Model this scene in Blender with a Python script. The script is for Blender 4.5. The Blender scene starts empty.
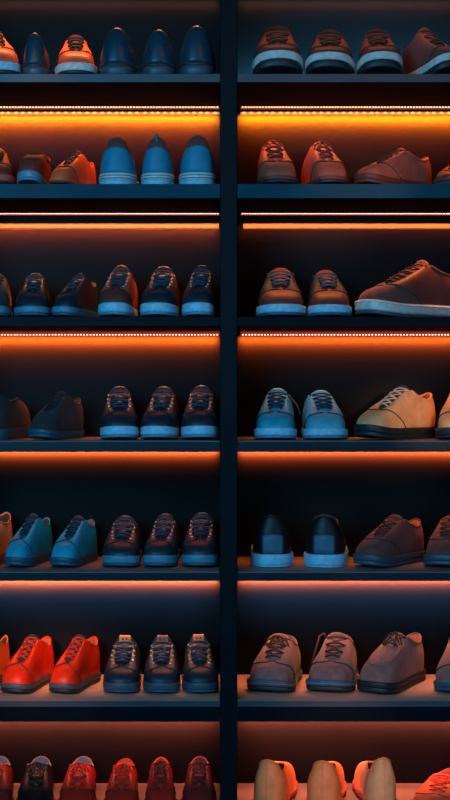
import bpy, math, random
from mathutils import Vector, Matrix
random.seed(7)
scene = bpy.context.scene
COL = scene.collection
PI = math.pi

# ------------------------------------------------------------------ frame / camera constants
S = 0.0027            # metres per pixel on the front plane of the rack (y = 0)
CAMD = 3.7            # camera distance from that plane
CZ = 1.5              # camera height
HOR = 392.0           # pixel row of the horizon
DEPTH = 0.35          # shelf depth
def X(px, y=0.0): return (px - 225.0) * S * (CAMD + y) / CAMD
def Z(py, y=0.0): return CZ + (HOR - py) * S * (CAMD + y) / CAMD
def proj(p):
    k = CAMD / (CAMD + p[1]) / S
    return 225 + p[0] * k, HOR - (p[2] - CZ) * k

# ------------------------------------------------------------------ materials
MATS = {}
def mat(name, col, rough=0.5, col2=None, nscale=40.0, bump=0.15, metal=0.0, spec=0.5, sheen=0.0, coat=0.0, emit=None, estr=0.0):
    if name in MATS: return MATS[name]
    m = bpy.data.materials.new(name); m.use_nodes = True
    nt = m.node_tree; b = nt.nodes['Principled BSDF']
    b.inputs['Roughness'].default_value = rough
    b.inputs['Metallic'].default_value = metal
    b.inputs['Specular IOR Level'].default_value = spec
    b.inputs['Sheen Weight'].default_value = sheen
    b.inputs['Coat Weight'].default_value = coat
    tc = nt.nodes.new('ShaderNodeTexCoord')
    nz = nt.nodes.new('ShaderNodeTexNoise'); nz.inputs['Scale'].default_value = nscale; nz.inputs['Detail'].default_value = 4
    nt.links.new(tc.outputs['Object'], nz.inputs['Vector'])
    rp = nt.nodes.new('ShaderNodeValToRGB')
    c2 = col2 or tuple(c * 0.72 for c in col)
    rp.color_ramp.elements[0].position = 0.3; rp.color_ramp.elements[1].position = 0.7
    rp.color_ramp.elements[0].color = (*c2, 1); rp.color_ramp.elements[1].color = (*col, 1)
    nt.links.new(nz.outputs['Fac'], rp.inputs['Fac'])
    nt.links.new(rp.outputs['Color'], b.inputs['Base Color'])
    if bump > 0:
        n2 = nt.nodes.new('ShaderNodeTexNoise'); n2.inputs['Scale'].default_value = nscale * 8
        nt.links.new(tc.outputs['Object'], n2.inputs['Vector'])
        bp = nt.nodes.new('ShaderNodeBump'); bp.inputs['Strength'].default_value = bump; bp.inputs['Distance'].default_value = 0.002
        nt.links.new(n2.outputs['Fac'], bp.inputs['Height'])
        nt.links.new(bp.outputs['Normal'], b.inputs['Normal'])
    if emit:
        b.inputs['Emission Color'].default_value = (*emit, 1); b.inputs['Emission Strength'].default_value = estr
    MATS[name] = m
    return m

# ------------------------------------------------------------------ mesh helpers
class MB:
    def __init__(s): s.v = []; s.f = []
    def grid(s, rows, close=False):
        """rows: list of equal-length point lists; close wraps within a row"""
        b = len(s.v); n = len(rows[0])
        for r in rows: s.v += [tuple(p) for p in r]
        for i in range(len(rows) - 1):
            for j in range(n if close else n - 1):
                j2 = (j + 1) % n
                s.f.append((b + i * n + j, b + i * n + j2, b + (i + 1) * n + j2, b + (i + 1) * n + j))
        return b
    def fan(s, ring, centre, flip=False):
        b = len(s.v); s.v += [tuple(p) for p in ring]; s.v.append(tuple(centre)); n = len(ring)
        for j in range(n):
            f = (b + j, b + (j + 1) % n, b + n)
            s.f.append(f[::-1] if flip else f)
    def tube(s, pts, r, sides=6, flat=1.0, closed=False):
        pts = [Vector(p) for p in pts]; n = len(pts); rings = []
        up = Vector((0, 0, 1))
        for i, p in enumerate(pts):
            a = pts[(i - 1) % n] if closed else pts[max(i - 1, 0)]
            c = pts[(i + 1) % n] if closed else pts[min(i + 1, n - 1)]
            t = (c - a)
            t = t.normalized() if t.length > 1e-9 else Vector((0, 1, 0))
            u = up - t * up.dot(t)
            if u.length < 0.05: u = Vector((0, 1, 0)) - t * t.y
            u.normalize(); w = t.cross(u)
            rr = r(i / max(n - 1, 1)) if callable(r) else r
            rings.append([p + w * math.cos(q) * rr + u * math.sin(q) * rr * flat for q in [2 * PI * k / sides for k in range(sides)]])
        if closed: rings.append(rings[0])
        s.grid(rings, True)
        if not closed:
            s.fan(rings[0], pts[0], True); s.fan(rings[-1], pts[-1])
    def box(s, x0, x1, y0, y1, z0, z1, bev=0.0):
        if bev <= 0:
            rs = [(0, z0), (0, z1)]
        else:
            rs = [(bev, z0), (0, z0 + bev), (0, z1 - bev), (bev, z1)]
        rows = []
        for d, z in rs:
            c = bev
            if bev <= 0: rows.append([(x0, y0, z), (x1, y0, z), (x1, y1, z), (x0, y1, z)])
            else:
                rows.append([(x0 + d + c, y0 + d, z), (x1 - d - c, y0 + d, z), (x1 - d, y0 + d + c, z), (x1 - d, y1 - d - c, z),
                             (x1 - d - c, y1 - d, z), (x0 + d + c, y1 - d, z), (x0 + d, y1 - d - c, z), (x0 + d, y0 + d + c, z)])
        b = s.grid(rows, True); n = len(rows[0])
        s.f.append(tuple(range(b, b + n))[::-1]); e = b + n * (len(rows) - 1); s.f.append(tuple(range(e, e + n)))
    def mesh(s, name, m, smooth=True, weld=True):
        me = bpy.data.meshes.new(name); me.from_pydata(s.v, [], s.f)
        import bmesh
        bm = bmesh.new(); bm.from_mesh(me)
        if weld: bmesh.ops.remove_doubles(bm, verts=bm.verts, dist=1e-5)
        bmesh.ops.recalc_face_normals(bm, faces=bm.faces)
        bm.to_mesh(me); bm.free()
        for p in me.polygons: p.use_smooth = smooth
        me.materials.append(m)
        return me
def link(name, me, parent=None):
    o = bpy.data.objects.new(name, me); COL.objects.link(o)
    if parent: o.parent = parent
    return o
def empty(name, loc=(0, 0, 0)):
    o = bpy.data.objects.new(name, None); COL.objects.link(o); o.location = loc
    o.empty_display_size = 0.05
    return o
def tag(o, label, cat, group=None):
    o['label'] = label; o['category'] = cat
    if group: o['group'] = group
    return o

# ------------------------------------------------------------------ the shoe
OUTLINE = [(0, -.150), (.032, -.142), (.047, -.118), (.051, -.085), (.049, -.045), (.042, .005), (.038, .055), (.036, .098), (.023, .127), (0, .135)]
OPEN = {
 'sneaker': [(0, -.078, .063), (.011, -.075, .064), (.019, -.062, .071), (.023, -.042, .082), (.025, -.014, .099), (.028, .014, .114), (.034, .048, .098), (.031, .085, .090), (.019, .116, .100), (0, .123, .106)],
 'derby':   [(0, -.072, .060), (.010, -.069, .061), (.018, -.056, .068), (.021, -.037, .079), (.023, -.012, .093), (.027, .016, .105), (.033, .048, .090), (.030, .085, .082), (.018, .116, .092), (0, .123, .098)],
 'slip':    [(0, -.036, .082), (.017, -.033, .083), (.027, -.022, .086), (.032, -.003, .087), (.034, .022, .084), (.034, .046, .081), (.032, .068, .081), (.028, .095, .087), (.017, .117, .095), (0, .123, .099)],
 'heel':    [(0, -.070, .056), (.009, -.067, .057), (.016, -.054, .063), (.019, -.034, .074), (.022, -.010, .086), (.026, .016, .094), (.031, .048, .083), (.030, .082, .089), (.0245, .108, .1035), (0, .121, .1115)],
 'clog':    [(0, -.030, .088), (.016, -.026, .089), (.024, -.014, .090), (.028, .004, .088), (.029, .026, .084), (.031, .048, .086), (.031, .068, .090), (.029, .088, .104), (.021, .109, .118), (0, .119, .125)],
}
ELL = {'sneaker': [.88, .9, .9, .86, .74, .62, .55, .5, .45, .42], 'derby': [.9, .9, .9, .86, .74, .62, .55, .5, .45, .42],
       'slip': [.9, .9, .88, .82, .7, .6, .55, .5, .45, .45], 'heel': [.9, .9, .88, .8, .7, .66, .64, .62, .62, .62], 'clog': [.9, .9, .88, .85, .8, .76, .76, .76, .78, .78]}

def cr(tab, k):
    """catmull-rom through a half-table mirrored about x = 0 at both ends"""
    n = len(tab) - 1
    def g(i):
        if i < 0: p = tab[-i]; return (-p[0],) + tuple(p[1:])
        if i > n: p = tab[2 * n - i]; return (-p[0],) + tuple(p[1:])
        return tab[i]
    i = min(int(math.floor(k)), n - 1); t = k - i
    a, b, c, d = g(i - 1), g(i), g(i + 1), g(i + 2)
    return [0.5 * (2 * q + (r - p) * t + (2 * p - 5 * q + 4 * r - w) * t * t + (-p + 3 * q - 3 * r + w) * t ** 3) for p, q, r, w in zip(a, b, c, d)]
def lerp_tab(tab, k):
    i = min(int(k), len(tab) - 2); t = k - i
    return tab[i] * (1 - t) + tab[i + 1] * t

class Shoe:
    """surface of one shoe: s in [-9, 9] runs heel - toe - heel (0 is the toe tip), v from sole edge to topline"""
    def __init__(s, kind='sneaker', thick=.026, spring=.008, lift=0.0, heelw=1.0, toew=1.0, high=0.0, bend=.007):
        s.kind = kind; s.thick = thick; s.spring = spring; s.lift = lift; s.bend = bend
        s.out = [(x * (toew if i < 4 else (heelw if i > 5 else 1)), y) for i, (x, y) in enumerate(OUTLINE)]
        s.open = [(x, y, z + high + thick - .024) for x, y, z in OPEN[kind]]; s.ell = ELL[kind]
    def bx(s, x, y): return x + s.bend * (max(0, -y - .02) / .13) ** 1.6
    def O(s, t):
        k = abs(t); p = cr(s.out, k); x = p[0] if t >= 0 else -p[0]
        return (s.bx(x, p[1]), p[1])
    def T(s, t):
        k = abs(t); p = cr(s.open, k); x = p[0] if t >= 0 else -p[0]
        return (s.bx(x, p[1]), p[1], p[2] + s.zb(p[1]) * .9)
    def zb(s, y):
        z = s.spring * (max(0, (-.055 - y) / .095)) ** 1.8
        if s.lift:
            q = min(1, max(0, (y + .05) / .10)); z += s.lift * q * q * (3 - 2 * q)
        return z
    def N2(s, t):
        e = .02; a = s.O(t - e if t - e > -9 else t - e + 18); b = s.O(t + e if t + e < 9 else t + e - 18)
        dx, dy = b[0] - a[0], b[1] - a[1]; l = math.hypot(dx, dy) or 1
        return (-dy / l * -1, dx / l * -1)
    def P(s, t, v):
        while t > 9: t -= 18
        while t < -9: t += 18
        k = abs(t); o = s.O(t); T = s.T(t); n = s.N2(t)
        e = lerp_tab(s.ell, k); a = v * PI / 2
        h = (1 - e) * v + e * (1 - math.cos(a)); z = (1 - e) * v + e * math.sin(a)
        inset = .0025; bul = (.004 if k > 6 else .002) * math.sin(PI * v)
        ox, oy = o[0] + n[0] * (bul - inset), o[1] + n[1] * (bul - inset); oz = s.thick - .002 + s.zb(o[1])
        return Vector((ox + (T[0] - o[0]) * h, oy + (T[1] - o[1]) * h, oz + (T[2] - oz) * z))
    def PN(s, t, v, off):
        e = .03
        v0, v1 = max(0, v - e), min(1, v + e)
        d1 = s.P(t + e, v) - s.P(t - e, v); d2 = s.P(t, v1) - s.P(t, v0)
        n = d1.cross(d2)
        if n.length < 1e-12: n = Vector((0, 0, 1))
        n.normalize()
        p = s.P(t, v)
        c = Vector((0, p.y * .6, .03))
        if n.dot(p - c) < 0: n = -n
        return p + n * off
    # ---- part meshes
    NS = 72
    def loop(s): return [-9 + 18 * i / s.NS for i in range(s.NS)]
    def upper(s):
        m = MB(); m.grid([[s.P(t, v / 12) for t in s.loop()] for v in range(13)], True); return m
    def lining(s):
        m = MB(); rows = []
        for d, q in ((0, 0), (.05, .06), (.12, .35), (.2, 1)):
            r = []
            for t in s.loop():
                T = s.T(t); o = s.O(t)
                tx, ty = T[0] * (1 - .06 * min(1, d * 20)), T[1] - .012 * min(1, d * 20) * (1 if T[1] > .09 else 0)
                fx, fy, fz = o[0] * .78, o[1] * .82, s.thick + .004 + s.zb(o[1])
                r.append((tx + (fx - tx) * q * .9, ty + (fy - ty) * q * .9, T[2] - .0015 + (fz - T[2]) * q))
            rows.append(r)
        m.grid(rows, True); m.fan(rows[-1], (0, 0, s.thick + .004)); return m
    def sole(s, z0, z1, out=.002, under=True):
        """z0, z1 are fractions of the sole's thickness"""
        m = MB(); rows = []
        def ring(off, f):
            r = []
            for t in s.loop():
                o = s.O(t); n = s.N2(t); b = s.zb(o[1])
                r.append((o[0] + n[0] * off, o[1] + n[1] * off, b + f * s.thick))
            return r
        e = .1 * (z1 - z0)
        rows = [ring(out - .005, z0), ring(out - .0012, z0 + e * .4), ring(out, z0 + 2 * e), ring(out, z1 - 1.5 * e), ring(out - .001, z1 - e * .4), ring(out - .004, z1)]
        m.grid(rows, True)
        if under: m.fan(rows[0], (0, 0, z0 * s.thick + s.zb(0)), True)
        m.fan(rows[-1], (0, 0, z1 * s.thick + s.zb(0)))
        return m
    def band(s, f0, f1, out):
        m = MB(); rows = []
        for off, f in ((out - .003, f0), (out, f0), (out, f1), (out - .003, f1)):
            rows.append([(o[0] + n[0] * off, o[1] + n[1] * off, s.zb(o[1]) + f * s.thick) for o, n in ((s.O(t), s.N2(t)) for t in s.loop())])
        m.grid(rows, True); return m
    def heel_block(s):
        ts = [6.6 + 2.4 * i / 14 for i in range(15)]; ts = ts + [-t for t in ts[::-1]][1:]
        m = MB(); rows = []
        h = s.lift + .001
        for off, z in ((-.004, 0), (-.002, .001), (-.001, h * .6), (.001, h)):
            rows.append([(s.O(t)[0] + s.N2(t)[0] * off, s.O(t)[1] + s.N2(t)[1] * off, z) for t in ts])
        m.grid(rows, True); c = (0, .09, 0)
        m.fan(rows[0], c, True); m.fan(rows[-1], (0, .09, h)); return m
    def panel(s, rows_tv, off=.0016):
        """rows_tv: rows of (t, v); a raised sheet with turned-down edges"""
        m = MB(); R = [[s.PN(t, v, off) for t, v in r] for r in rows_tv]
        I = [[s.PN(t, v, -.001) for t, v in r] for r in rows_tv]
        m.grid(R)
        for a, b in ((R[0], I[0]), (R[-1], I[-1]), ([r[0] for r in R], [r[0] for r in I]), ([r[-1] for r in R], [r[-1] for r in I])): m.grid([a, b])
        return m
    def rect_panel(s, t0, t1, v0, v1, off=.0016, n=16, nv=6):
        return s.panel([[(t0 + (t1 - t0) * i / n, v0 + (v1 - v0) * j / nv) for i in range(n + 1)] for j in range(nv + 1)], off)
    def quarter(s, k0=.5, k1=4.3, off=.0018, pw=.75):
        ts = []; n = 60
        for i in range(n + 1):
            ts.append(k0 + (18 - 2 * k0) * i / n)
        rows = []
        for j in range(11):
            r = []
            for t in ts:
                k = t if t <= 9 else 18 - t
                q = min(1, max(0, (k1 - k) / (k1 - k0)))
                vm = .93 * q ** pw
                r.append((t, vm + (1.0 - vm) * j / 10))
            rows.append(r)
        return s.panel(rows, off)
    def cap(s, k=1.9, off=.0015):
        return s.panel([[(-kk * (1 - j / 10.0) + kk * (j / 10.0), vv) for j in range(11)] for kk, vv in ((k, 0.02), (k * .98, .2), (k * .9, .4), (k * .75, .52), (k * .5, .58))], off)
    def seam(s, tv, r=.0011, off=.001):
        m = MB(); m.tube([s.PN(t, v, off) for t, v in tv], r, 5); return m
    def trim(s, k0=0, r=.0026):
        ts = [k0 + (18 - 2 * k0) * i / 60 for i in range(61 if k0 else 60)]
        m = MB(); m.tube([Vector(s.T(t if t <= 9 else t - 18)) for t in ts], r, 6, closed=(k0 == 0)); return m
    def tongue(s, ext=.014, w1=.022, lean=.35):
        m = MB(); n = 12; top = []; bot = []
        for i in range(n + 1):
            u = i / n
            if u < .75:
                k = 5 * u / .75; T = s.T(k); y, z, w = T[1], T[2] - .002 - .001 * u, abs(T[0] - s.bx(0, T[1])) + .002
                if i == 0: y -= .006; z -= .003; w = .008
            else:
                q = (u - .75) / .25; T = s.T(5); y = T[1] + ext * lean * q; z = T[2] - .003 + ext * q; w = T[0] + (w1 - T[0]) * q
                if q > .9: w *= .8
            r1 = []; r2 = []
            for j in range(9):
                f = -1 + j / 4; arch = .005 * (1 - f * f) + (.002 if abs(f) < .9 else 0)
                r1.append((s.bx(0, y) + w * f, y - arch * .5, z + arch * .8)); r2.append((s.bx(0, y) + w * f, y + .004, z - .004))
            top.append(r1); bot.append(r2)
        m.grid(top); m.grid(bot); m.grid([top[-1], bot[-1]]); m.grid([top[0], bot[0]])
        m.grid([[r[0] for r in top], [r[0] for r in bot]]); m.grid([[r[-1] for r in top], [r[-1] for r in bot]])
        return m
    def eyek(s, n, k0=1.9, k1=4.9): return [k0 + (k1 - k0) * i / (n - 1) for i in range(n)]
    def laces(s, n=5, bow=False, k0=1.9, r=.0036, loose=None):
        m = MB(); ks = s.eyek(n, k0)
        E = [(s.PN(-k, .94, .0022), s.PN(k, .94, .0022)) for k in ks]
        for i, (a, b) in enumerate(E):
            mid = (a + b) / 2 + Vector((0, -.0035, .0062))
            pts = []
            for q in range(9):
                u = q / 8; p = a * (1 - u) + b * u; h = math.sin(PI * u)
                pts.append(p + (mid - (a + b) / 2) * h ** .7)
            m.tube(pts, r, 6, .62)
            if i < n - 1:
                for c, d in ((a, E[i + 1][1]), (b, E[i + 1][0])):
                    m.tube([c * (1 - u) + d * u + Vector((0, -.002, .0035)) * math.sin(PI * u) for u in [q / 6 for q in range(7)]], r * .85, 5, .6)
        a, b = E[-1]; c = (a + b) / 2 + Vector((0, -.006, .009))
        if bow:
            for sg in (-1, 1):
                m.tube([c + Vector((sg * x, y, z)) for x, y, z in ((0, 0, 0), (.010, -.008, .001), (.022, -.016, -.008), (.029, -.020, -.022), (.023, -.022, -.022), (.010, -.012, -.006), (0, 0, 0))], r * .75, 6, .7)
                m.tube([c + Vector((sg * x, y, z)) for x, y, z in ((0, 0, 0), (.006, -.012, -.005), (.012, -.026, -.016), (.014, -.036, -.026))], r * .7, 6, .7)
            m.tube([c + Vector((-.004, -.002, 0)), c + Vector((0, -.004, .001)), c + Vector((.004, -.002, 0))], r * 1.3, 6)
        if loose:
            m.tube([b] + [b + Vector(p) for p in loose], r * .75, 6)
        return m
    def eyelet(s, t, v=.82):
        c = s.PN(t, v, .0022); c2 = s.PN(t, v, .0034); n = (c2 - c).normalized()
        u = n.orthogonal().normalized(); w = n.cross(u); m = MB()
        rows = [[c + (u * math.cos(q) + w * math.sin(q)) * rr + n * h for q in [2 * PI * i / 8 for i in range(8)]] for rr, h in ((.0036, -.001), (.0034, .001), (.0022, .0014), (.0014, .0))]
        m.grid(rows, True); return m
    def pull_loop(s):
        T = Vector(s.T(9)); m = MB()
        m.tube([T + Vector((0, y, z)) for y, z in ((.004, -.012), (.007, -.004), (.007, .004), (.003, .007), (-.003, .005), (-.004, -.002))], .0055, 6, .5); return m

# ------------------------------------------------------------------ palette
def leather(n, c, r=.42, **k): return mat(n, c, r, nscale=30, bump=.12, spec=.32, **k)
def suede(n, c): return mat(n, c, .85, nscale=60, bump=.35, sheen=.08)
def rubber(n, c, r=.5): return mat(n, c, r, nscale=90, bump=.06)
def cloth(n, c): return mat(n, c, .8, nscale=300, bump=.3)
PAL = {
 'navy':   lambda: leather('navy leather', (.014, .028, .044), .42),
 'ink':    lambda: leather('ink blue leather', (.006, .045, .075), .33),
 'black':  lambda: suede('charcoal suede', (.022, .024, .030)),
 'blackL': lambda: leather('black leather', (.006, .008, .011), .45),
 'teal':   lambda: leather('teal leather', (.004, .36, .54), .55),
 'sky':    lambda: leather('pale blue leather', (.09, .46, .62), .5),
 'aqua':   lambda: leather('aqua leather', (.02, .36, .50), .5),
 'blue':   lambda: leather('mid blue leather', (.012, .25, .40), .5),
 'brown':  lambda: leather('brown leather', (.46, .105, .070), .45),
 'dbrown': lambda: leather('dark brown leather', (.16, .042, .032), .5),
 'mbrown': lambda: suede('mahogany suede', (.17, .045, .036)),
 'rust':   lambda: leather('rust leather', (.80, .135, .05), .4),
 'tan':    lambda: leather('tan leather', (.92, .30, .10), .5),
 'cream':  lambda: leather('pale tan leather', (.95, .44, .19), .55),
 'red':    lambda: leather('red leather', (.92, .030, .003), .42),
 'orange': lambda: leather('orange leather', (.85, .16, .02), .45),
 'wine':   lambda: leather('oxblood leather', (.66, .024, .012), .42),
 'dwine':  lambda: leather('dark oxblood leather', (.28, .022, .016), .45),
 'taupe':  lambda: suede('taupe suede', (.30, .135, .12)),
 'white':  lambda: rubber('white rubber', (.72, .70, .66)),
 'ice':    lambda: rubber('ice blue rubber', (.25, .60, .80), .45),
 'steel':  lambda: rubber('steel blue rubber', (.06, .26, .38), .45),
 'slate':  lambda: rubber('slate rubber', (.05, .085, .12), .45),
 'dark':   lambda: rubber('black rubber', (.015, .018, .024), .5),
 'dkblue': lambda: rubber('deep blue rubber', (.025, .09, .15), .45),
 'lnavy':  lambda: cloth('navy cord', (.035, .06, .095)),
 'lblack': lambda: cloth('black cord', (.014, .015, .018)),
 'lblue':  lambda: cloth('blue cord', (.004, .030, .055)),
 'lbrown': lambda: cloth('brown cord', (.09, .028, .020)),
 'lred':   lambda: cloth('red cord', (.62, .028, .008)),
 'lgrey':  lambda: cloth('grey cord', (.28, .26, .26)),
 'ltan':   lambda: cloth('tan cord', (.85, .62, .42)),
 'lin':    lambda: cloth('dark lining', (.03, .026, .026)),
 'linr':   lambda: cloth('rust lining', (.30, .09, .03)),
 'linb':   lambda: cloth('blue lining', (.06, .17, .28)),
 'metal':  lambda: mat('eyelet metal', (.6, .6, .62), .3, metal=1.0, bump=0),
 'peach':  lambda: leather('peach patch', (.95, .33, .16), .6),
 'patch':  lambda: leather('steel blue patch', (.06, .15, .22), .5),
}
def pm(k): return PAL[k]()

# ------------------------------------------------------------------ shoe styles -> list of (part name, mesh builder, colour, children)
GEO = {}
def shoe_geo(key, **k):
    if key not in GEO: GEO[key] = Shoe(**k)
    return GEO[key]
MESH = {}
def pmesh(key, build, colour):
    kk = key + (colour,)
    if kk not in MESH: MESH[kk] = build().mesh('_'.join(map(str, key)), pm(colour))
    return MESH[kk]

def build_parts(root, style, c):
    """c: colour keys - upper, quarter, sole, under, lace, lining ..."""
    def put(name, key, build, colour, parent=None, label=None):
        o = link(name, pmesh((style['id'],) + key, build, colour), parent or root)
        if label: o['label'] = label
        return o
    g = shoe_geo(style['id'], **style['geo'])
    up = put('upper', ('upper',), g.upper, c['upper'])
    put('lining', ('lining',), g.lining, c.get('lining', 'lin'))
    if style.get('lift'):
        put('sole', ('sole',), lambda: g.sole(0, 1, .0025), c['sole'])
        put('heel_block', ('heel',), g.heel_block, c.get('heel', c['sole']))
    else:
        f = style.get('split', .3)
        put('midsole', ('mid',), lambda: g.sole(f, 1, style.get('out', .003)), c['sole'])
        put('outsole', ('outs',), lambda: g.sole(0, f, style.get('out', .003) - .0008), c.get('under', 'dark'))
        for i, (a, b) in enumerate(style.get('bands', [])):
            put('sole_stripe', ('band', i), lambda a=a, b=b: g.band(a, b, style.get('out', .003) + .0012), c.get('stripe', c['sole']))
    if style.get('quarter'):
        kw = style['quarter']
        q = put('quarter_panel', ('quarter',), lambda: g.quarter(**kw), c.get('quarter', c['upper']))
        if style.get('seamline', True):
            k0, k1, pw = kw['k0'], kw['k1'], kw.get('pw', .75)
            for sg in (-1, 1):
                put('seam', ('qseam', sg), lambda: g.seam([(sg * (k0 + (k1 - k0) * i / 16), .93 * (1 - i / 16) ** pw) for i in range(17)], .0015, .0012), c.get('seam', 'lin'), q)
    if style.get('cap'): put('toe_cap', ('cap',), g.cap, c.get('cap', c['upper']))
    if style.get('apron'): put('apron_seam', ('apron',), lambda: g.seam([(-4.2 + 8.4 * i / 40, .62 + .012 * abs(-4.2 + 8.4 * i / 40) ** 2 * .6) for i in range(41)], .0017), c.get('seam', c['upper']))
    if style.get('heelseam'): put('heel_seam', ('hseam',), lambda: g.seam([(9, .04 + .9 * i / 12) for i in range(13)], .0012), c['upper'])
    if style.get('counter'):
        put('heel_counter', ('counter',), lambda: g.panel([[(9 - 2.2 * (1 - j * .10) + 2 * 2.2 * (1 - j * .10) * i / 16, .02 + .42 * (j / 6)) for i in range(17)] for j in range(7)]), c.get('counter', c['upper']))
    if style.get('collar'): put('collar', ('collar',), lambda: g.rect_panel(6.0, 12.0, .60, 1.0, .0024, 24, 6), c.get('collar', 'mbrown'))
    if style.get('heelpatch'): put('heel_patch', ('hpatch',), lambda: g.rect_panel(8.15, 9.85, .03, .40, .002, 10, 4), c.get('patch', 'patch'))
    if style.get('tab'): put('heel_tab', ('tab',), lambda: g.rect_panel(8.3, 9.7, .72, 1.0, .0025, 8, 4), c.get('tab', c['upper']))
    if style.get('trim') is not None: put('collar_trim', ('trim',), lambda: g.trim(style['trim']), c.get('trim', c['upper']))
    if style.get('pull'): put('pull_loop', ('pull',), g.pull_loop, c.get('pull', c['upper']))
    if style.get('tongue', True):
        ext = style.get('ext', .014)
        tg = put('tongue', ('tongue',), lambda: g.tongue(ext), c.get('tongue', c['upper']))
        if style.get('tongue_label'):
            T = g.T(5)
            def lab():
                m = MB(); w = .0165; rows = []
                for j in range(5):
                    q = j / 4; z = T[2] + .001 + (ext + .002) * q; y = T[1] + ext * .35 * q - .0075
                    ww = w * (1 - .12 * (q > .8)); rows.append([(-ww + 2 * ww * i / 6, y + .004 * (abs(i - 3) / 3) ** 2, z) for i in range(7)])
                back = [[(x, y + .003, z) for x, y, z in r] for r in rows]
                m.grid(rows); m.grid(back); m.grid([rows[-1], back[-1]]); m.grid([rows[0], back[0]])
                m.grid([[r[0] for r in rows], [r[0] for r in back]]); m.grid([[r[-1] for r in rows], [r[-1] for r in back]]); return m
            lb = put('tongue_label', ('tlabel',), lab, c.get('tongue_label', 'peach'), tg, 'small tan patch on the tongue with dark marks')
            for q, px in enumerate((-.0055, .0045)):
                def mark(px=px):
                    m = MB(); z = T[2] + .001 + ext * .62; y = T[1] + ext * .35 * .6 - .0085
                    m.box(px - .002, px + .002, y - .001, y + .002, z - .003, z + .002); return m
                link('mark', pmesh((style['id'], 'mark', q), mark, 'dark'), tg)
        n = style.get('eyes', 5)
        put('laces', ('laces',), lambda: g.laces(n, style.get('bow', False), style.get('k0', 1.9), style.get('lr', .0036), style.get('loose')), c.get('lace', c['upper']))
        if style.get('eyelets'):
            for i, k in enumerate(g.eyek(n, style.get('k0', 1.9))):
                for sg in (-1, 1): put('eyelet', ('eye', i, sg), lambda: g.eyelet(sg * k), 'metal')

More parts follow.
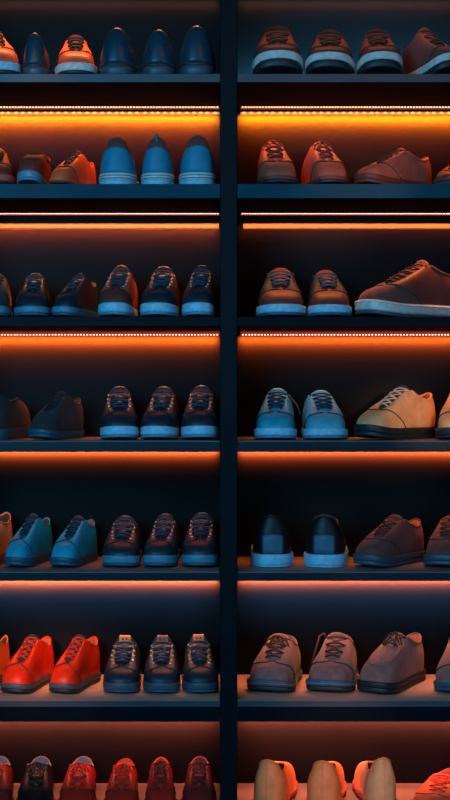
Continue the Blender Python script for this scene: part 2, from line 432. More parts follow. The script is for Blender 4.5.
STY = {
 # low court sneaker with thick side wall and curved quarter panels
 'court':  dict(id='court', geo=dict(kind='sneaker', thick=.031, spring=.007, high=.006), split=.22, out=.001, quarter=dict(k0=.35, k1=3.3, pw=1.0), eyes=5, eyelets=True, ext=.016, tab=True),
 'courtT': dict(id='courtT', geo=dict(kind='sneaker', thick=.027, spring=.006, high=.004), split=.22, out=.001, quarter=dict(k0=.35, k1=3.3, pw=1.0), eyes=5, eyelets=True, ext=.020, tongue_label=True),
 'bumper': dict(id='bumper', geo=dict(kind='sneaker', thick=.034, spring=.019, high=.002), split=.50, out=.004, quarter=dict(k0=.35, k1=3.2, pw=1.0), eyes=4, ext=.012),
 'plain':  dict(id='plain', geo=dict(kind='derby', thick=.020, spring=.008, high=.010, toew=1.10), split=.42, quarter=dict(k0=.35, k1=3.5, pw=.95), eyes=5, ext=.010, trim=5.2),
 'plim':   dict(id='plim', geo=dict(kind='derby', thick=.024, spring=.005, high=.008, toew=1.04), split=.3, out=.004, quarter=dict(k0=.35, k1=3.5, pw=.95), eyes=4, ext=.012, trim=5.2, bands=[(.86, .97)]),
 'plimL':  dict(id='plimL', geo=dict(kind='derby', thick=.026, spring=.005, high=.008), split=.25, out=.004, quarter=dict(k0=.35, k1=3.7, pw=.9), eyes=5, ext=.014, trim=5.2, loose=[(.012, -.01, -.012), (.026, -.03, -.028), (.036, -.055, -.05)]),
 'plimB':  dict(id='plimB', geo=dict(kind='derby', thick=.026, spring=.005, high=.008), split=.25, out=.004, quarter=dict(k0=.35, k1=3.7, pw=.9), eyes=5, ext=.012, trim=5.2),
 'derby':  dict(id='derby', geo=dict(kind='derby', thick=.014, spring=.006, high=.006), split=.4, quarter=dict(k0=.3, k1=4.0), eyes=4, ext=.008, bow=True, lr=.0028),
 'derbyT': dict(id='derbyT', geo=dict(kind='derby', thick=.026, spring=.010, high=.006), split=.4, out=.004, quarter=dict(k0=.3, k1=4.6), eyes=5, ext=.010, trim=5.2, lr=.0028, tab=True),
 'side':   dict(id='side', geo=dict(kind='sneaker', thick=.034, spring=.010, high=.008), split=.25, out=.004, quarter=dict(k0=.4, k1=4.6), eyes=6, ext=.014, trim=5.2, bands=[(.8, .9)]),
 'dressB': dict(id='dressB', geo=dict(kind='heel', thick=.007, spring=.010, lift=.024, heelw=1.42, toew=.92), lift=True, heelseam=True, counter=True, quarter=dict(k0=.4, k1=4.2), eyes=4, ext=.010, bow=True),
 'runB':   dict(id='runB', geo=dict(kind='heel', thick=.032, spring=.008, heelw=1.40, toew=.92, high=.006), split=.42, out=.004, heelseam=True, collar=True, quarter=dict(k0=.4, k1=4.2), eyes=4, ext=.012, bands=[(.52, .60), (.74, .82)]),
 'runBP':  dict(id='runBP', geo=dict(kind='heel', thick=.032, spring=.008, heelw=1.40, toew=.92, high=.006), split=.42, out=.004, heelseam=True, collar=True, quarter=dict(k0=.4, k1=4.2), eyes=4, ext=.012, bands=[(.52, .60), (.74, .82)], pull=True),
 'slipB':  dict(id='slipB', geo=dict(kind='heel', thick=.030, spring=.006, heelw=1.36, toew=.94, high=.004), split=.12, out=.005, heelpatch=True, trim=5.0, quarter=dict(k0=.4, k1=4.2), eyes=4, ext=.004),
 'slip':   dict(id='slip', geo=dict(kind='slip', thick=.022, spring=.012), split=.2, out=.004, tongue=False, trim=0),
 'clog':   dict(id='clog', geo=dict(kind='clog', thick=.018, spring=.006, heelw=1.3, toew=.94), split=.3, tongue=False, trim=0, heelseam=True),
 'moc':    dict(id='moc', geo=dict(kind='derby', thick=.024, spring=.008, high=.010, toew=1.06), split=.45, out=.004, apron=True, eyes=2, k0=3.6, ext=.006, trim=5.2, bow=True, lr=.0028),
 'trek':   dict(id='trek', geo=dict(kind='derby', thick=.026, spring=.009, high=.008, toew=1.04), split=.4, out=.004, quarter=dict(k0=.4, k1=3.7), cap=True, eyes=4, ext=.012, trim=5.2, bands=[(.62, .74)], bow=True),
 'trekL':  dict(id='trekL', geo=dict(kind='derby', thick=.026, spring=.009, high=.008, toew=1.04), split=.4, out=.004, quarter=dict(k0=.4, k1=3.7), cap=True, eyes=4, ext=.012, trim=5.2, bands=[(.62, .74)], loose=[(.004, .0, .012), (.014, -.006, .006), (.022, -.03, -.03), (.030, -.055, -.07)]),
 'oxford': dict(id='oxford', geo=dict(kind='derby', thick=.018, spring=.006, high=.000), split=.4, quarter=dict(k0=.3, k1=4.0), eyes=3, ext=.004, trim=4.9, bow=True, lr=.0026),
}

SHELF_TOP = {1: 74, 2: 184, 3: 317, 4: 441, 5: 572, 6: 701, 7: 820}
SHELF_BOT = {1: 82, 2: 198, 3: 326, 4: 452, 5: 581, 6: 722, 7: 842}
def shelf_z(r): return Z(SHELF_TOP[r])

def place(row, x0, x1, top, yaw, sty, colours, label, group, y0=.018, mirror=False, noscale=False):
    """stand one shoe on its shelf so that it covers x0..x1 and reaches up to 'top', seen from where the photograph was taken"""
    style = STY[sty]
    root = empty('shoe')
    tag(root, label, 'shoe', group)
    build_parts(root, style, colours)
    g = GEO[style['id']]
    pts = [g.P(-9 + .5 * i, v) for i in range(36) for v in (0, .2, .4, .6, .8, 1)]
    for i in range(36):
        t = -9 + .5 * i; o = g.O(t); n = g.N2(t)
        for z in (0, .8): pts.append(Vector((o[0] + n[0] * .004, o[1] + n[1] * .004, z * g.thick + g.zb(o[1]))))
    if style.get('tongue', True):
        T = g.T(5); pts.append(Vector((0, T[1] + .005, T[2] + style.get('ext', .014))))
    sx = sy = sz = 1.0; cap = 9.0; a = math.radians(yaw); mx = -1 if mirror else 1
    loc = Vector((0, .17, shelf_z(row) + .0012))
    for it in range(8):
        W = []
        for p in pts:
            q = Vector((p.x * sx * mx, p.y * sy, p.z * sz))
            W.append(Vector((q.x * math.cos(a) - q.y * math.sin(a), q.x * math.sin(a) + q.y * math.cos(a), q.z)) + loc)
        ymin = min(w.y for w in W); ymax = max(w.y for w in W)
        uv = [proj(w) for w in W]; u0 = min(u for u, v in uv); u1 = max(u for u, v in uv); vt = min(v for u, v in uv)
        f = (x1 - x0) / (u1 - u0); cap_from = sy
        if abs(math.sin(a)) < .5:
            sx *= f
            sy = min(max(sx, .84), 1.04)
        else:
            sx *= f; sy = sx
        lim = DEPTH - y0 - .014
        cap = min(cap, cap_from * lim / (ymax - ymin)) if (ymax - ymin) > lim else cap
        sy = min(sy, cap)
        base = proj((0, (ymin + ymax) / 2, loc.z))[1]
        # height from the topmost point
        i = min(range(len(uv)), key=lambda i: uv[i][1]); hz = W[i].z - loc.z
        want = Z(top, W[i].y) - loc.z
        sz *= min(1.15, max(.85, want / hz))
        loc.x += X((x0 + x1) / 2, .1) - X((u0 + u1) / 2, .1); loc.y += y0 - ymin
    root.location = loc; root.rotation_euler = (0, 0, a); root.scale = (sx * mx, sy, sz)
    print('FIT', row, x0, sty, 'scale %.2f %.2f %.2f' % (sx, sy, sz))
    return root

# ------------------------------------------------------------------ setting: wall and floor
def struct(name, me):
    o = link(name, me); o['kind'] = 'structure'; return o
m = MB(); m.box(-2.6, 2.6, DEPTH + .03, DEPTH + .13, 0, 3.1)
struct('wall_back', m.mesh('wall_back', mat('dark plaster', (.020, .026, .034), .8, nscale=6, bump=.1), False))
m = MB(); m.box(-2.6, 2.6, -4.6, DEPTH + .13, -.06, 0)
struct('floor', m.mesh('floor', mat('dark floor', (.022, .026, .032), .45, nscale=5, bump=.05), False))

# ------------------------------------------------------------------ the rack
RACK_X0, RACK_X1 = X(-55), X(505)
PX0, PX1 = X(220), X(237.3)
rack = empty('shoe_rack', ((PX0 + PX1) / 2, .15, 0))
tag(rack, 'tall dark navy open shoe shelving with two bays and a central post', 'shelving')
def rpart(name, mb, m, smooth=False, parent=None, label=None):
    o = link(name, mb.mesh(name, m, smooth))
    o.parent = parent or rack
    w = rack.location
    o.location = (-w.x, -w.y, -w.z) if parent is None else (0, 0, 0)
    if label: o['label'] = label
    return o
M_POST = mat('post lacquer', (.0015, .007, .011), .5, nscale=8, bump=.03, spec=.1)
M_SHELF = mat('shelf lacquer', (.045, .062, .085), .42, nscale=8, bump=.04)
M_FASC = mat('fascia lacquer', (.001, .006, .011), .5, nscale=8, bump=.03, spec=.08)
M_TOP_LIT = mat('warm-lit shelf lacquer', (.62, .36, .28), .5, nscale=8, bump=.04)  # warm strip light on this shelf put into its colour
M_DARK = mat('shaded board lacquer', (.040, .018, .015), .95, nscale=8, bump=.02, spec=.02)  # underside shade and reddish strip glow put into the board's colour
M_EDGE_LIT = mat('blue-lit front edge lacquer', (.003, .062, .100), .5, nscale=8, bump=.04, spec=.08)  # edge tones vary per shelf; blue front light is put into this one
M_TOP_DIM = mat('dim-lit shelf lacquer', (.20, .16, .16), .5, nscale=8, bump=.04)  # weaker light on these shelf tops, mixed into the lacquer tone
M_LOW = mat('dark front edge lacquer', (.0025, .018, .030), .45, nscale=8, bump=.04, spec=.2)
M_BACK = mat('back panel lacquer', (.0075, .0075, .0078), .5, nscale=4, bump=.03, spec=.08)
TOPZ = Z(-62)
for a, b in ((RACK_X0 - .047, RACK_X0), (PX0, PX1), (RACK_X1, RACK_X1 + .047)):
    m = MB(); m.box(a, b, 0, DEPTH, 0, TOPZ, .002); rpart('upright', m, M_POST)
BAYS = ((RACK_X0 + .0005, PX0 - .0005), (PX1 + .0005, RACK_X1 - .0005))
SHEL = dict(SHELF_TOP); SHELB = dict(SHELF_BOT)
SHEL[0] = -50; SHELB[0] = -40
SHEL[8] = 940; SHELB[8] = 948
for bi, (a, b) in enumerate(BAYS):
    m = MB(); m.box(a, b, DEPTH, DEPTH + .018, 0, TOPZ); rpart('back_panel', m, M_BACK)
    for r in sorted(SHEL):
        zt, zb = Z(SHEL[r]), max(Z(SHELB[r]), .004)
        if r in (6, 7):
            m = MB(); m.box(a, b, .001, DEPTH - .0005, zb + .041, zt, .0015); sh = rpart('shelf', m, M_TOP_LIT if r == 6 else M_TOP_DIM)
            m = MB(); m.box(a, b, 0, .0009, zb + .041, zt); rpart('front_edge', m, M_SHELF, parent=sh)
            m = MB(); m.box(a, b, .002, .022, zb, zb + .0405, .0015); rpart('fascia', m, M_FASC, parent=sh)
        else:
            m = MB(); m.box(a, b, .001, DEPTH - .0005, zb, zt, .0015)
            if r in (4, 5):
                sh = rpart('shelf', m, M_TOP_DIM); m = MB(); m.box(a, b, 0, .0009, zb, zt - .0022); rpart('front_edge', m, M_LOW, parent=sh)
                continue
            sh = rpart('shelf', m, M_DARK); m = MB(); m.box(a, b, 0, .0009, zb, zt); rpart('front_edge', m, {1: M_SHELF, 2: M_EDGE_LIT, 3: M_FASC}.get(r, M_LOW), parent=sh)

# ------------------------------------------------------------------ light strips under the shelves
M_CHAN = mat('strip channel', (.05, .015, .01), .5, bump=0, emit=(1, .07, .02), estr=.22)  # red emission stands for LED light falling on the channel
M_LEDR = mat('warm led', (1, .5, .3), .4, bump=0, emit=(1.0, .42, .22), estr=6.0)
M_LEDW = mat('pinkish white led', (1, .6, .5), .4, bump=0, emit=(1.0, .52, .42), estr=4.6)
M_REFL = mat('amber LED reflection', (.1, .05, .02), .4, bump=0, emit=(1.0, .52, .20), estr=1.25)  # glowing dots of the mirrored LED row
M_GLOW = mat('amber reflection band', (.06, .03, .012), .4, bump=0, emit=(1.0, .40, .12), estr=.65)
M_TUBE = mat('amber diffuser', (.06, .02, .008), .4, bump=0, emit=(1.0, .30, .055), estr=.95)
SIDE = ('left', 'right')
ORD = {1: 'topmost', 2: 'second', 3: 'third', 4: 'fourth', 5: 'fifth', 6: 'sixth', 7: 'lowest'}
def blob(r, rz):
    m = MB(); rows = []
    for i in range(1, 5):
        q = PI * i / 5; rows.append([(r * math.sin(q) * math.cos(w), -r * .7 * math.sin(q) * math.sin(w), rz * math.cos(q)) for w in [2 * PI * k / 8 for k in range(8)]])
    m.grid(rows, True); m.fan(rows[0], (0, 0, rz)); m.fan(rows[-1], (0, 0, -rz)); return m
LED = {k: blob(.0020, .0020).mesh('led', mm) for k, mm in (('r', M_LEDR), ('w', M_LEDW))}
REFL_DOT = blob(.0062, .0040).mesh('lens', M_REFL)
for r, py, pitch, kind in ((1, 107.2, .0084, 'r'), (2, 213.6, .0074, 'w'), (3, 334.8, .0092, 'w')):
    for bi, (a, b) in enumerate(BAYS):
        y = .318; z = Z(py, y); zu = Z(SHELB[r])
        lo, hi = max(a + .004, X(-3, y)), min(b - .004, X(453, y))
        if bi == 1: lo += .010
        t = empty('led_strip', ((lo + hi) / 2, y, z))
        tag(t, 'thin strip of tiny %s dots under the %s %s shelf' % ({'r': 'warm orange', 'w': 'pinkish white'}[kind], ORD[r], SIDE[bi]), 'light strip', 'dotted light strips under the upper shelves')
        m = MB(); L = (hi - lo) / 2 + .002
        m.box(-L, L, .0, .010, -.0042, zu - z - .0006); o = link('channel', m.mesh('channel', M_CHAN, False), t)
        n = int((hi - lo) / pitch)
        for i in range(n):
            o = link('led', LED[kind], t); o.location = (lo + (hi - lo) * (i + .5) / n - (lo + hi) / 2 + random.uniform(-.0005, .0005), -.0006, 0)
        if r == 1:  # LED reflection in the back panel, built as glowing dots on a band
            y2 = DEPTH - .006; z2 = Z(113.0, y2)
            t = empty('amber_glow', ((lo + hi) / 2, y2, z2))
            tag(t, 'LED reflection as soft amber dots along the back panel below the topmost %s shelf' % SIDE[bi], 'light strip', 'amber light rows on the back panel')
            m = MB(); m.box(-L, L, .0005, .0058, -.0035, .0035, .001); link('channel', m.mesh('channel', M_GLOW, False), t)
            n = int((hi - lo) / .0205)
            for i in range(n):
                o = link('lens', REFL_DOT, t); o.location = (lo + (hi - lo) * (i + .5) / n - (lo + hi) / 2 + random.uniform(-.003, .003), 0, 0)
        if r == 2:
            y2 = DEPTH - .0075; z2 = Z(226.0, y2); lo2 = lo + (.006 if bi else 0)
            t = empty('amber_glow', ((lo2 + hi) / 2, y2, z2)); L = (hi - lo2) / 2
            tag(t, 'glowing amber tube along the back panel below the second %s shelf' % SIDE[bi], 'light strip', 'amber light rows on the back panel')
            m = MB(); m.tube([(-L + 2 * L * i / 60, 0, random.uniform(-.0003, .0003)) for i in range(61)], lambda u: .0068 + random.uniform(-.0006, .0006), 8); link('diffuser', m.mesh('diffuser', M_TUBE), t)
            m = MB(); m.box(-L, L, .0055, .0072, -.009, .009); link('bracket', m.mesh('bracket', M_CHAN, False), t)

def area(name, loc, rot, sx, sy, power, col, spread=180):
    l = bpy.data.lights.new(name, 'AREA'); l.shape = 'RECTANGLE'; l.size = sx; l.size_y = sy; l.energy = power; l.color = col
    l.spread = math.radians(spread)
    o = bpy.data.objects.new(name, l); COL.objects.link(o); o.location = loc; o.rotation_euler = rot; return o
# lamps of the strips and added rim lamps: (row of the shelf above, power left, power right, colour, y, drop below the shelf, tilt towards the wall)
for r, pl, pr, col, d, drop, tilt, spr, rl, rr, rcol in (
        (0, .2, .2, (1, .35, .15), .030, .010, 55, 120, 1.3, .24, (1, .32, .10)),
        (1, 9., 9., (1, .23, .004), .024, .022, 60, 105, 1.1, .8, (1, .22, .05)),
        (2, 1.6, .3, (1, .14, .04), .030, .034, 50, 110, 1.7, .95, (1, .28, .06)),
        (3, 8., 6., (1, .125, .010), .022, .019, 58, 110, .6, .5, (1, .26, .06)),
        (4, 9., 9., (1, .125, .025), .018, .008, 60, 100, .4, .6, (1, .22, .05)),
        (5, 9., 6., (1, .17, .042), .018, .042, 62, 95, .8, .8, (1, .38, .16)),
        (6, 5., 5., (1, .20, .12), .040, .050, 52, 105, .7, 1.5, (1, .25, .12))):
    for bi, (a, b) in enumerate(BAYS):
        area('strip_or_rim_lamp', ((a + b) / 2, DEPTH - d, Z(SHELB[r]) - drop), (math.radians(tilt), 0, 0), b - a - .02, .006, (pl, pr)[bi], col, spr)
        if r == 1: area('strip_or_rim_lamp', ((a + b) / 2, DEPTH - .04, Z(SHELB[r]) - drop), (math.radians(42), 0, 0), b - a - .02, .006, (4., 3.2)[bi], (1, .07, .008), 95)
        area('strip_or_rim_lamp', ((a + b) / 2, {0: .13, 1: .19, 2: (.255, .15)[bi]}.get(r, .255), Z(SHELB[r]) - .006), (math.radians(-3), 0, 0), b - a - .02, .008, (rl, rr)[bi], rcol, 66)  # unseen lamp added ahead of the strip for orange rims on the shoes
for bi, (a, b) in enumerate(BAYS):   # unseen cool lamps added to tint the back panel
    area('added_wall_lamp', ((a + b) / 2, .322, Z(SHELF_TOP[1]) + .006), (math.radians(172), 0, 0), b - a - .02, .02, (2.0, 13.0)[bi], (.10, .55, 1), 150)
    area('added_wall_lamp', ((a + b) / 2, .16, Z(SHELB[5]) - .008), (math.radians(70), 0, 0), b - a - .04, .02, 1.1, (.22, .50, 1), 60)
# cool soft light of the room, from the front left and a little from the right
area('room_light', (-1.3, -3.0, 2.2), (math.radians(77), 0, math.radians(-22)), 1.6, 1.2, 64, (.14, .60, 1.0))
area('room_light', (1.6, -2.6, 1.2), (math.radians(92), 0, math.radians(30)), 1.0, 1.4, 13, (.22, .60, 1.0))
area('room_light', (.6, -2.4, 2.9), (math.radians(52), 0, math.radians(8)), .8, .8, 4, (1, .50, .25))  # weak warm fill added for the red and tan shoes
def spot(loc, to, power, col, ang, size=.06):
    l = bpy.data.lights.new('added_spot', 'SPOT'); l.energy = power; l.color = col; l.spot_size = math.radians(ang); l.spot_blend = .8; l.shadow_soft_size = size
    o = bpy.data.objects.new('added_spot', l); COL.objects.link(o); o.location = loc
    o.rotation_euler = (Vector(to) - Vector(loc)).to_track_quat('-Z', 'Y').to_euler()
spot((.9, -1.6, 1.75), (X(425), .12, Z(415)), 75, (1, .50, .22), 9)  # unseen warm spots added to brighten single groups of shoes
spot((-.9, -1.6, 1.45), (X(30), .12, Z(668)), 110, (1, .42, .20), 10)
spot((.5, -1.7, 1.35), (X(335), .12, Z(672)), 20, (1, .42, .24), 15)
spot((.5, -1.7, 1.2), (X(330), .12, Z(785)), 60, (1, .38, .18), 15)
spot((-.7, -1.7, 1.30), (X(60), .15, Z(702)), 34, (1, .42, .22), 12)
spot((.7, -1.7, 2.15), (X(350), .12, Z(165)), 48, (1, .50, .36), 13)
spot((-.6, -1.7, 2.3), (X(30), .12, Z(165)), 16, (1, .42, .22), 9)
spot((-.5, -1.7, 2.5), (X(35), .12, Z(52)), 22, (1, .42, .2), 8)

w = bpy.data.worlds.new('room'); scene.world = w; w.use_nodes = True
w.node_tree.nodes['Background'].inputs['Color'].default_value = (.010, .022, .040, 1)
w.node_tree.nodes['Background'].inputs['Strength'].default_value = 1.0

# ------------------------------------------------------------------ camera
cd = bpy.data.cameras.new('camera'); cam = bpy.data.objects.new('camera', cd); COL.objects.link(cam)
cam.location = (0, -CAMD, CZ); cam.rotation_euler = (PI / 2, 0, 0)
cd.sensor_fit = 'VERTICAL'; cd.sensor_height = 24; cd.lens = 24 * (CAMD / S) / 800; cd.shift_y = -(400 - HOR) / 800
scene.camera = cam
scene.view_settings.view_transform = 'Standard'

# ------------------------------------------------------------------ the shoes, shelf by shelf
def C(upper, sole, **k): return dict(upper=upper, sole=sole, **k)
NAVY = C('navy', 'steel', under='dkblue', lace='lnavy', quarter='navy', lining='linr', tab='navy')
NAVYL = C('navy', 'ice', under='steel', lace='lnavy', lining='linr')
NAVY6 = C('navy', 'slate', under='dkblue', lace='lnavy')
DRESS = C('ink', 'dark', heel='slate', quarter='ink', lace='lbrown', lining='linr')
BUMP = C('dbrown', 'white', under='dark', lace='lbrown', quarter='dbrown', tongue='dbrown', lining='linr')
RUN = C('blue', 'white', under='ice', stripe='blue', collar='mbrown', lace='lblue', quarter='blue', lining='linr')
DERB = C('brown', 'dbrown', lace='lbrown', quarter='brown', lining='linr')
g1, g2, g3, g4, g5, g6, g7 = ('shoes on the %s shelf' % w for w in ('topmost', 'second', 'third', 'fourth', 'fifth', 'sixth', 'lowest'))
LIST = [
 # row, x0, x1, top, yaw, style, colours, label, group, options
 (1, -24, 21, 28, 22, 'plim', C('rust', 'ice', under='dark', lace='lblack', lining='lin'), 'rust brown lace-up shoe cut by the left edge, on the topmost left shelf', g1, {}),
 (1, 22, 54, 33, 180, 'dressB', DRESS, 'dark blue leather shoe seen from the heel between two brown lace-ups, topmost left shelf', g1, {}),
 (1, 55, 97, 36, 5, 'plim', C('rust', 'white', under='dark', lace='lblack', quarter='rust', tongue='dbrown'), 'rust brown lace-up shoe with white sole between dark blue heels, topmost left shelf', g1, {}),
 (1, 98.5, 138, 28, 180, 'dressB', DRESS, 'widest dark blue shoe seen from the heel, right of the rust lace-up, topmost left shelf', g1, {}),
 (1, 141, 177, 30, 182, 'dressB', DRESS, 'dark blue shoe seen from the heel, middle of the last three, topmost left shelf', g1, {}),
 (1, 178, 217, 26, 177, 'dressB', C('navy', 'dark', heel='slate', quarter='ink', counter='ink', lining='linr', lace='lbrown'), 'dark navy shoe seen from the heel, beside the central post on the topmost left shelf', g1, {}),
 (1, 252, 303, 26, -4, 'bumper', BUMP, 'dark brown sneaker with white toe bumper nearest the post, topmost right shelf', g1, {}),
 (1, 305, 355, 30, -2, 'bumper', BUMP, 'dark brown white-soled sneaker, second from the post on the topmost right shelf', g1, {'mirror': True}),
 (1, 356, 403, 29, -4, 'bumper', BUMP, 'dark brown white-soled sneaker, third from the post on the topmost right shelf', g1, {}),
 (1, 400, 464, 29, 22, 'bumper', C('mbrown', 'white', under='dark', lace='lbrown', quarter='mbrown', tongue='mbrown', lining='linr'), 'brown suede shoe turned to the right on the topmost right shelf, cut by the frame', g1, {}),
 (2, -24, 15, 149, 6, 'plimB', C('dbrown', 'brown', lace='lblack', lining='linr'), 'dark brown lace-up cut by the left edge on the second left shelf', g2, {}),
 (2, 17, 53, 155, -6, 'slip', C('dbrown', 'steel', trim='dbrown', under='steel'), 'low dark brown slip-on with pale sole, second left shelf', g2, {}),
 (2, 49, 97, 152, -20, 'derby', C('rust', 'rust', lace='lblack', quarter='rust', tongue='dbrown', under='dbrown'), 'tan leather lace-up lit orange, left of the blue heels on the second left shelf', g2, {}),
 (2, 99, 139, 138, 178, 'runB', RUN, 'blue sneaker seen from the heel, leftmost of three with brown collars, second left shelf', g2, {}),
 (2, 141, 174, 138, 180, 'runBP', RUN, 'blue sneaker seen from the heel with pull loop, middle of three, second left shelf', g2, {}),
 (2, 179, 216, 136, 182, 'runB', RUN, 'blue sneaker seen from the heel beside the central post, second left shelf', g2, {}),
 (2, 255, 299, 143, 3, 'derby', DERB, 'brown leather derby with bow nearest the post, second right shelf', g2, {}),
 (2, 300, 349, 143, 12, 'derby', DERB, 'brown leather derby toed out to the right, second of the pair, second right shelf', g2, {'mirror': True}),
 (2, 354, 433, 149, -56, 'derbyT', C('brown', 'dbrown', lace='lbrown', quarter='brown', lining='linr', under='dbrown'), 'brown derby turned side-on with toe to the left, second right shelf', g2, {}),
 (2, 433, 482, 160, -24, 'derbyT', C('dbrown', 'dbrown', lace='lbrown', quarter='dbrown', lining='linr', under='dbrown'), 'dark brown shoe toe cut by the right edge, second right shelf', g2, {'y0': .05}),
 (3, -26, 12.5, 274, 2, 'plimB', C('black', 'steel', under='dkblue', lace='lblack'), 'charcoal shoe with blue sole cut by the left edge, third left shelf', g3, {}),
 (3, 14, 51, 274, 2, 'plim', C('navy', 'steel', under='dkblue', lace='lnavy'), 'dark navy derby facing front, left of the angled one on the third left shelf', g3, {}),
 (3, 52, 99, 274, -18, 'plim', C('navy', 'steel', under='dkblue', lace='lnavy'), 'dark navy derby turned slightly left beside the orange-lit sneaker, third left shelf', g3, {}),
 (3, 97, 139, 266, -7, 'court', dict(NAVYL, upper='dbrown', quarter='brown'), 'dark sneaker with brown orange-lit sides and blue-white sole, third left shelf', g3, {}),
 (3, 139, 180, 267, -3, 'court', dict(NAVYL, upper='navy', quarter='dbrown'), 'dark sneaker with pale sole, middle of three high lace-ups on the third left shelf', g3, {'mirror': True}),
 (3, 181, 218, 266, -7, 'court', dict(NAVYL, upper='navy', quarter='dbrown'), 'dark sneaker with pale sole beside the central post, third left shelf', g3, {}),
 (3, 256, 306, 269, -3, 'plimB', C('dbrown', 'ice', under='dkblue', lace='lnavy', quarter='navy', lining='lin'), 'dark brown shoe with pale blue sole nearest the post, third right shelf', g3, {}),
 (3, 306.5, 352, 271, 3, 'plimB', C('dbrown', 'ice', under='dkblue', lace='lnavy', quarter='navy', lining='lin'), 'dark brown shoe with pale blue sole, second from the post on the third right shelf', g3, {'mirror': True}),
 (3, 355, 468, 261, -60, 'side', C('mbrown', 'white', under='slate', lace='lbrown', quarter='dbrown', stripe='white', lining='linr'), 'large brown sneaker side-on with thick whitish sole, third right shelf', g3, {}),
 (4, -18, 33, 393, 172, 'slip', C('black', 'slate', under='dkblue', trim='black'), 'charcoal shoe without laces at the left edge, fourth left shelf', g4, {'y0': .05}),
 (4, 28, 84, 392, -24, 'plain', C('black', 'dkblue', under='dkblue', lace='lblack'), 'charcoal suede lace-up with dark blue sole, fourth left shelf', g4, {'y0': .03}),
 (4, 99, 140, 387, 3, 'court', NAVYL, 'navy sneaker with light blue sole, leftmost of three on the fourth left shelf', g4, {'y0': .05}),
 (4, 139.5, 180, 387, -3, 'court', NAVYL, 'navy sneaker with light blue sole, middle of three on the fourth left shelf', g4, {'y0': .05, 'mirror': True}),
 (4, 180, 220, 386, -3, 'court', NAVYL, 'navy sneaker with light blue sole beside the central post, fourth left shelf', g4, {'y0': .05}),
 (4, 254, 297, 389, -7, 'plimL', C('aqua', 'ice', under='steel', lace='lblue', quarter='aqua', lining='linb'), 'pale blue lace-up with a dangling lace end, fourth right shelf', g4, {'y0': .05}),
 (4, 301, 348, 391, 5, 'plimB', C('sky', 'ice', under='steel', lace='lblue', quarter='sky', lining='linr'), 'pale grey-blue lace-up, right one of the blue pair on the fourth right shelf', g4, {'y0': .05, 'mirror': True}),
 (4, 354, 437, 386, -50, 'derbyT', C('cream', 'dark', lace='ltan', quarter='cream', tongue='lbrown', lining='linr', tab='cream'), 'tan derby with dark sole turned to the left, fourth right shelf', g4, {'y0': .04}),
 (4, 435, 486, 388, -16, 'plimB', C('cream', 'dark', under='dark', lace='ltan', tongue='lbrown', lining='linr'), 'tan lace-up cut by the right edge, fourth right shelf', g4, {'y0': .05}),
 (5, -34, 14, 513, -14, 'slip', C('cream', 'brown', trim='tan', under='brown'), 'tan slip-on cut by the left edge, fifth left shelf', g5, {'y0': .06}),
 (5, 4, 53, 514, -18, 'plain', C('teal', 'dkblue', under='dkblue', lace='lblue', quarter='teal', tongue='lnavy', lining='lin'), 'teal lace-up, left shoe of the teal pair on the fifth left shelf', g5, {'y0': .06}),
 (5, 49.5, 98, 516, -18, 'plain', C('teal', 'dkblue', under='dkblue', lace='lblue', quarter='teal', tongue='lnavy', lining='linr'), 'teal lace-up, right shoe of the teal pair beside black sneakers, fifth left shelf', g5, {'y0': .06}),
 (5, 101, 143, 516, -4, 'court', NAVY, 'black-navy sneaker with steel blue sole, nearest the teal pair on the fifth left shelf', g5, {'y0': .07}),
 (5, 142, 181, 514, -5, 'court', NAVY, 'black-navy sneaker with steel blue sole, middle of three on the fifth left shelf', g5, {'y0': .07, 'mirror': True}),
 (5, 180.5, 220, 513, -4, 'court', NAVY, 'black-navy sneaker with steel blue sole beside the central post, fifth left shelf', g5, {'y0': .07}),
 (5, 251, 293, 515, 180, 'slipB', C('blackL', 'ice', under='ice', patch='patch', trim='blackL', lining='lin', quarter='blackL'), 'black shoe seen from the heel with blue patch nearest the post, fifth right shelf', g5, {'y0': .09}),
 (5, 304, 348, 515, 171, 'slipB', C('blackL', 'ice', under='ice', patch='patch', trim='mbrown', lining='linr', quarter='blackL'), 'black shoe seen from the heel with orange-lit rim and blue patch, fifth right shelf', g5, {'y0': .08}),
 (5, 353, 425, 515, -42, 'derbyT', C('mbrown', 'slate', under='slate', lace='lbrown', quarter='mbrown', lining='linr', tab='mbrown'), 'dark brown derby with thick slate sole turned left, fifth right shelf', g5, {'y0': .05}),
 (5, 423, 474, 516, -20, 'derbyT', C('mbrown', 'slate', under='slate', lace='lbrown', quarter='mbrown', lining='linr', tab='mbrown'), 'dark brown shoe cut by the right edge, fifth right shelf', g5, {'y0': .05}),
 (6, -34, 10, 634, -16, 'plain', C('orange', 'slate', under='dark', lace='lbrown'), 'orange shoe cut by the left edge, sixth left shelf', g6, {'y0': .06}),
 (6, 0, 55, 635, -20, 'plain', C('red', 'slate', under='dark', lace='lred', trim='red', tongue='lin', lining='linr'), 'bright red-orange lace-up, left shoe of the red pair on the sixth left shelf', g6, {'y0': .055}),  # dark tongues of the red pair stand in for shadow under the laces
 (6, 48.5, 101, 635, -21, 'plain', C('red', 'slate', under='dark', lace='lred', trim='red', tongue='lin', lining='linr'), 'bright red-orange lace-up, right shoe of the red pair beside navy sneakers, sixth left shelf', g6, {'y0': .055}),
 (6, 102, 142, 636, -3, 'courtT', NAVY6, 'navy sneaker with tan tongue patch, nearest the red pair on the sixth left shelf', g6, {'y0': .07}),
 (6, 142, 181.5, 636, 0, 'courtT', dict(NAVY6, tongue_label='taupe'), 'navy sneaker with darker taupe tongue patch, middle of three on the sixth left shelf', g6, {'y0': .07}),
 (6, 181, 220, 635, 3, 'courtT', NAVY6, 'navy sneaker with tan tongue patch beside the central post, sixth left shelf', g6, {'y0': .07}),
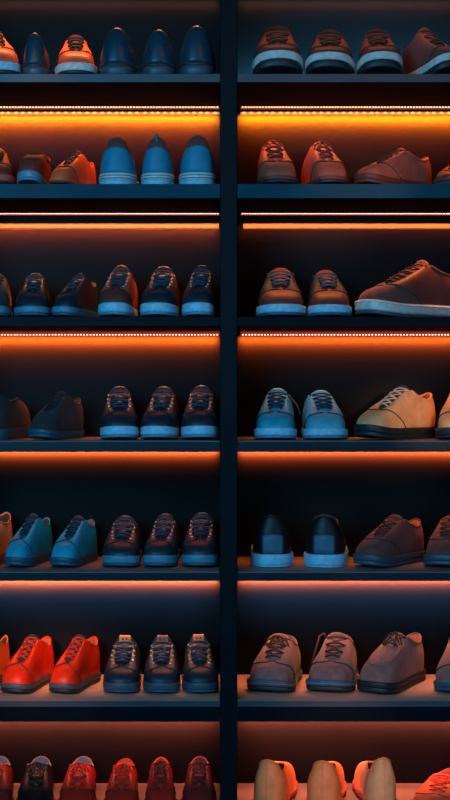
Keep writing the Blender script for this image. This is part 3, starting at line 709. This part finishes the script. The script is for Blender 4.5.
 (6, 247, 302, 634, -17, 'trek', C('taupe', 'slate', under='dark', lace='lbrown', quarter='taupe', lining='lin', stripe='taupe'), 'taupe suede lace-up with striped sole nearest the post, sixth right shelf', g6, {'y0': .07}),
 (6, 306, 358, 633, -14, 'trekL', C('taupe', 'slate', under='dark', lace='lbrown', quarter='taupe', lining='lin', stripe='steel'), 'taupe suede lace-up with a long loose lace, second on the sixth right shelf', g6, {'y0': .07, 'mirror': True}),
 (6, 357, 426, 633, -36, 'moc', C('taupe', 'dark', under='dark', lace='lblack', lining='linr', trim='taupe'), 'taupe moccasin with raised toe seam turned to the left, sixth right shelf', g6, {'y0': .05}),
 (6, 433, 486, 634, -16, 'plain', C('taupe', 'dkblue', under='dkblue', lace='lbrown'), 'taupe shoe with blue sole cut by the right edge, sixth right shelf', g6, {'y0': .06}),
 (7, -28, 14, 757, 3, 'oxford', C('dwine', 'dark', trim='lgrey', lace='lred', lining='linb'), 'dark oxblood shoe with pale rim cut by the left edge, lowest left shelf', g7, {'y0': .045}),
 (7, 15, 55, 757, 2, 'oxford', C('blackL', 'dark', trim='lgrey', lace='lblack', lining='linb'), 'black lace-up with pale rim and blue lining, lowest left shelf', g7, {'y0': .045}),
 (7, 57, 97, 757, 0, 'oxford', C('wine', 'dark', trim='lgrey', lace='lred', lining='linb', tongue='wine'), 'red shoe with pale rim and blue lining, beside the black one, lowest left shelf', g7, {'y0': .045}),
 (7, 103, 140, 759, 0, 'oxford', C('wine', 'dark', trim='wine', lace='lred', lining='linr', tongue='lred'), 'red shoe with bright red tongue and no pale rim, lowest left shelf', g7, {'y0': .045}),
 (7, 144, 178, 758, 2, 'oxford', C('wine', 'dark', trim='wine', lace='lbrown', lining='lin'), 'reddish brown lace-up, second from the post on the lowest left shelf', g7, {'y0': .045}),
 (7, 181, 218, 757, 0, 'oxford', C('dwine', 'dark', trim='brown', lace='lbrown', lining='lin'), 'dark oxblood lace-up beside the central post, lowest left shelf', g7, {'y0': .045}),
 (7, 252, 298, 760, 166, 'clog', C('tan', 'brown', trim='tan', lining='linr'), 'tan shoe seen from the heel, nearest the post on the lowest right shelf', g7, {'y0': .05}),
 (7, 305, 347, 761, 170, 'clog', C('tan', 'brown', trim='tan', lining='linr'), 'tan shoe seen from the heel, middle of three on the lowest right shelf', g7, {'y0': .05}),
 (7, 352, 398, 758, 186, 'clog', C('cream', 'brown', trim='tan', lining='brown'), 'greyish tan shoe seen from the heel, third from the post on the lowest right shelf', g7, {'y0': .05}),
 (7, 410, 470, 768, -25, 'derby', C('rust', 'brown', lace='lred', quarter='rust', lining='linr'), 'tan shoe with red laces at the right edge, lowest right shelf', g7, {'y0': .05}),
]
for row, x0, x1, top, yaw, sty, colours, label, group, opt in LIST:
    place(row, x0, x1, top, yaw, sty, colours, label, group, **opt)
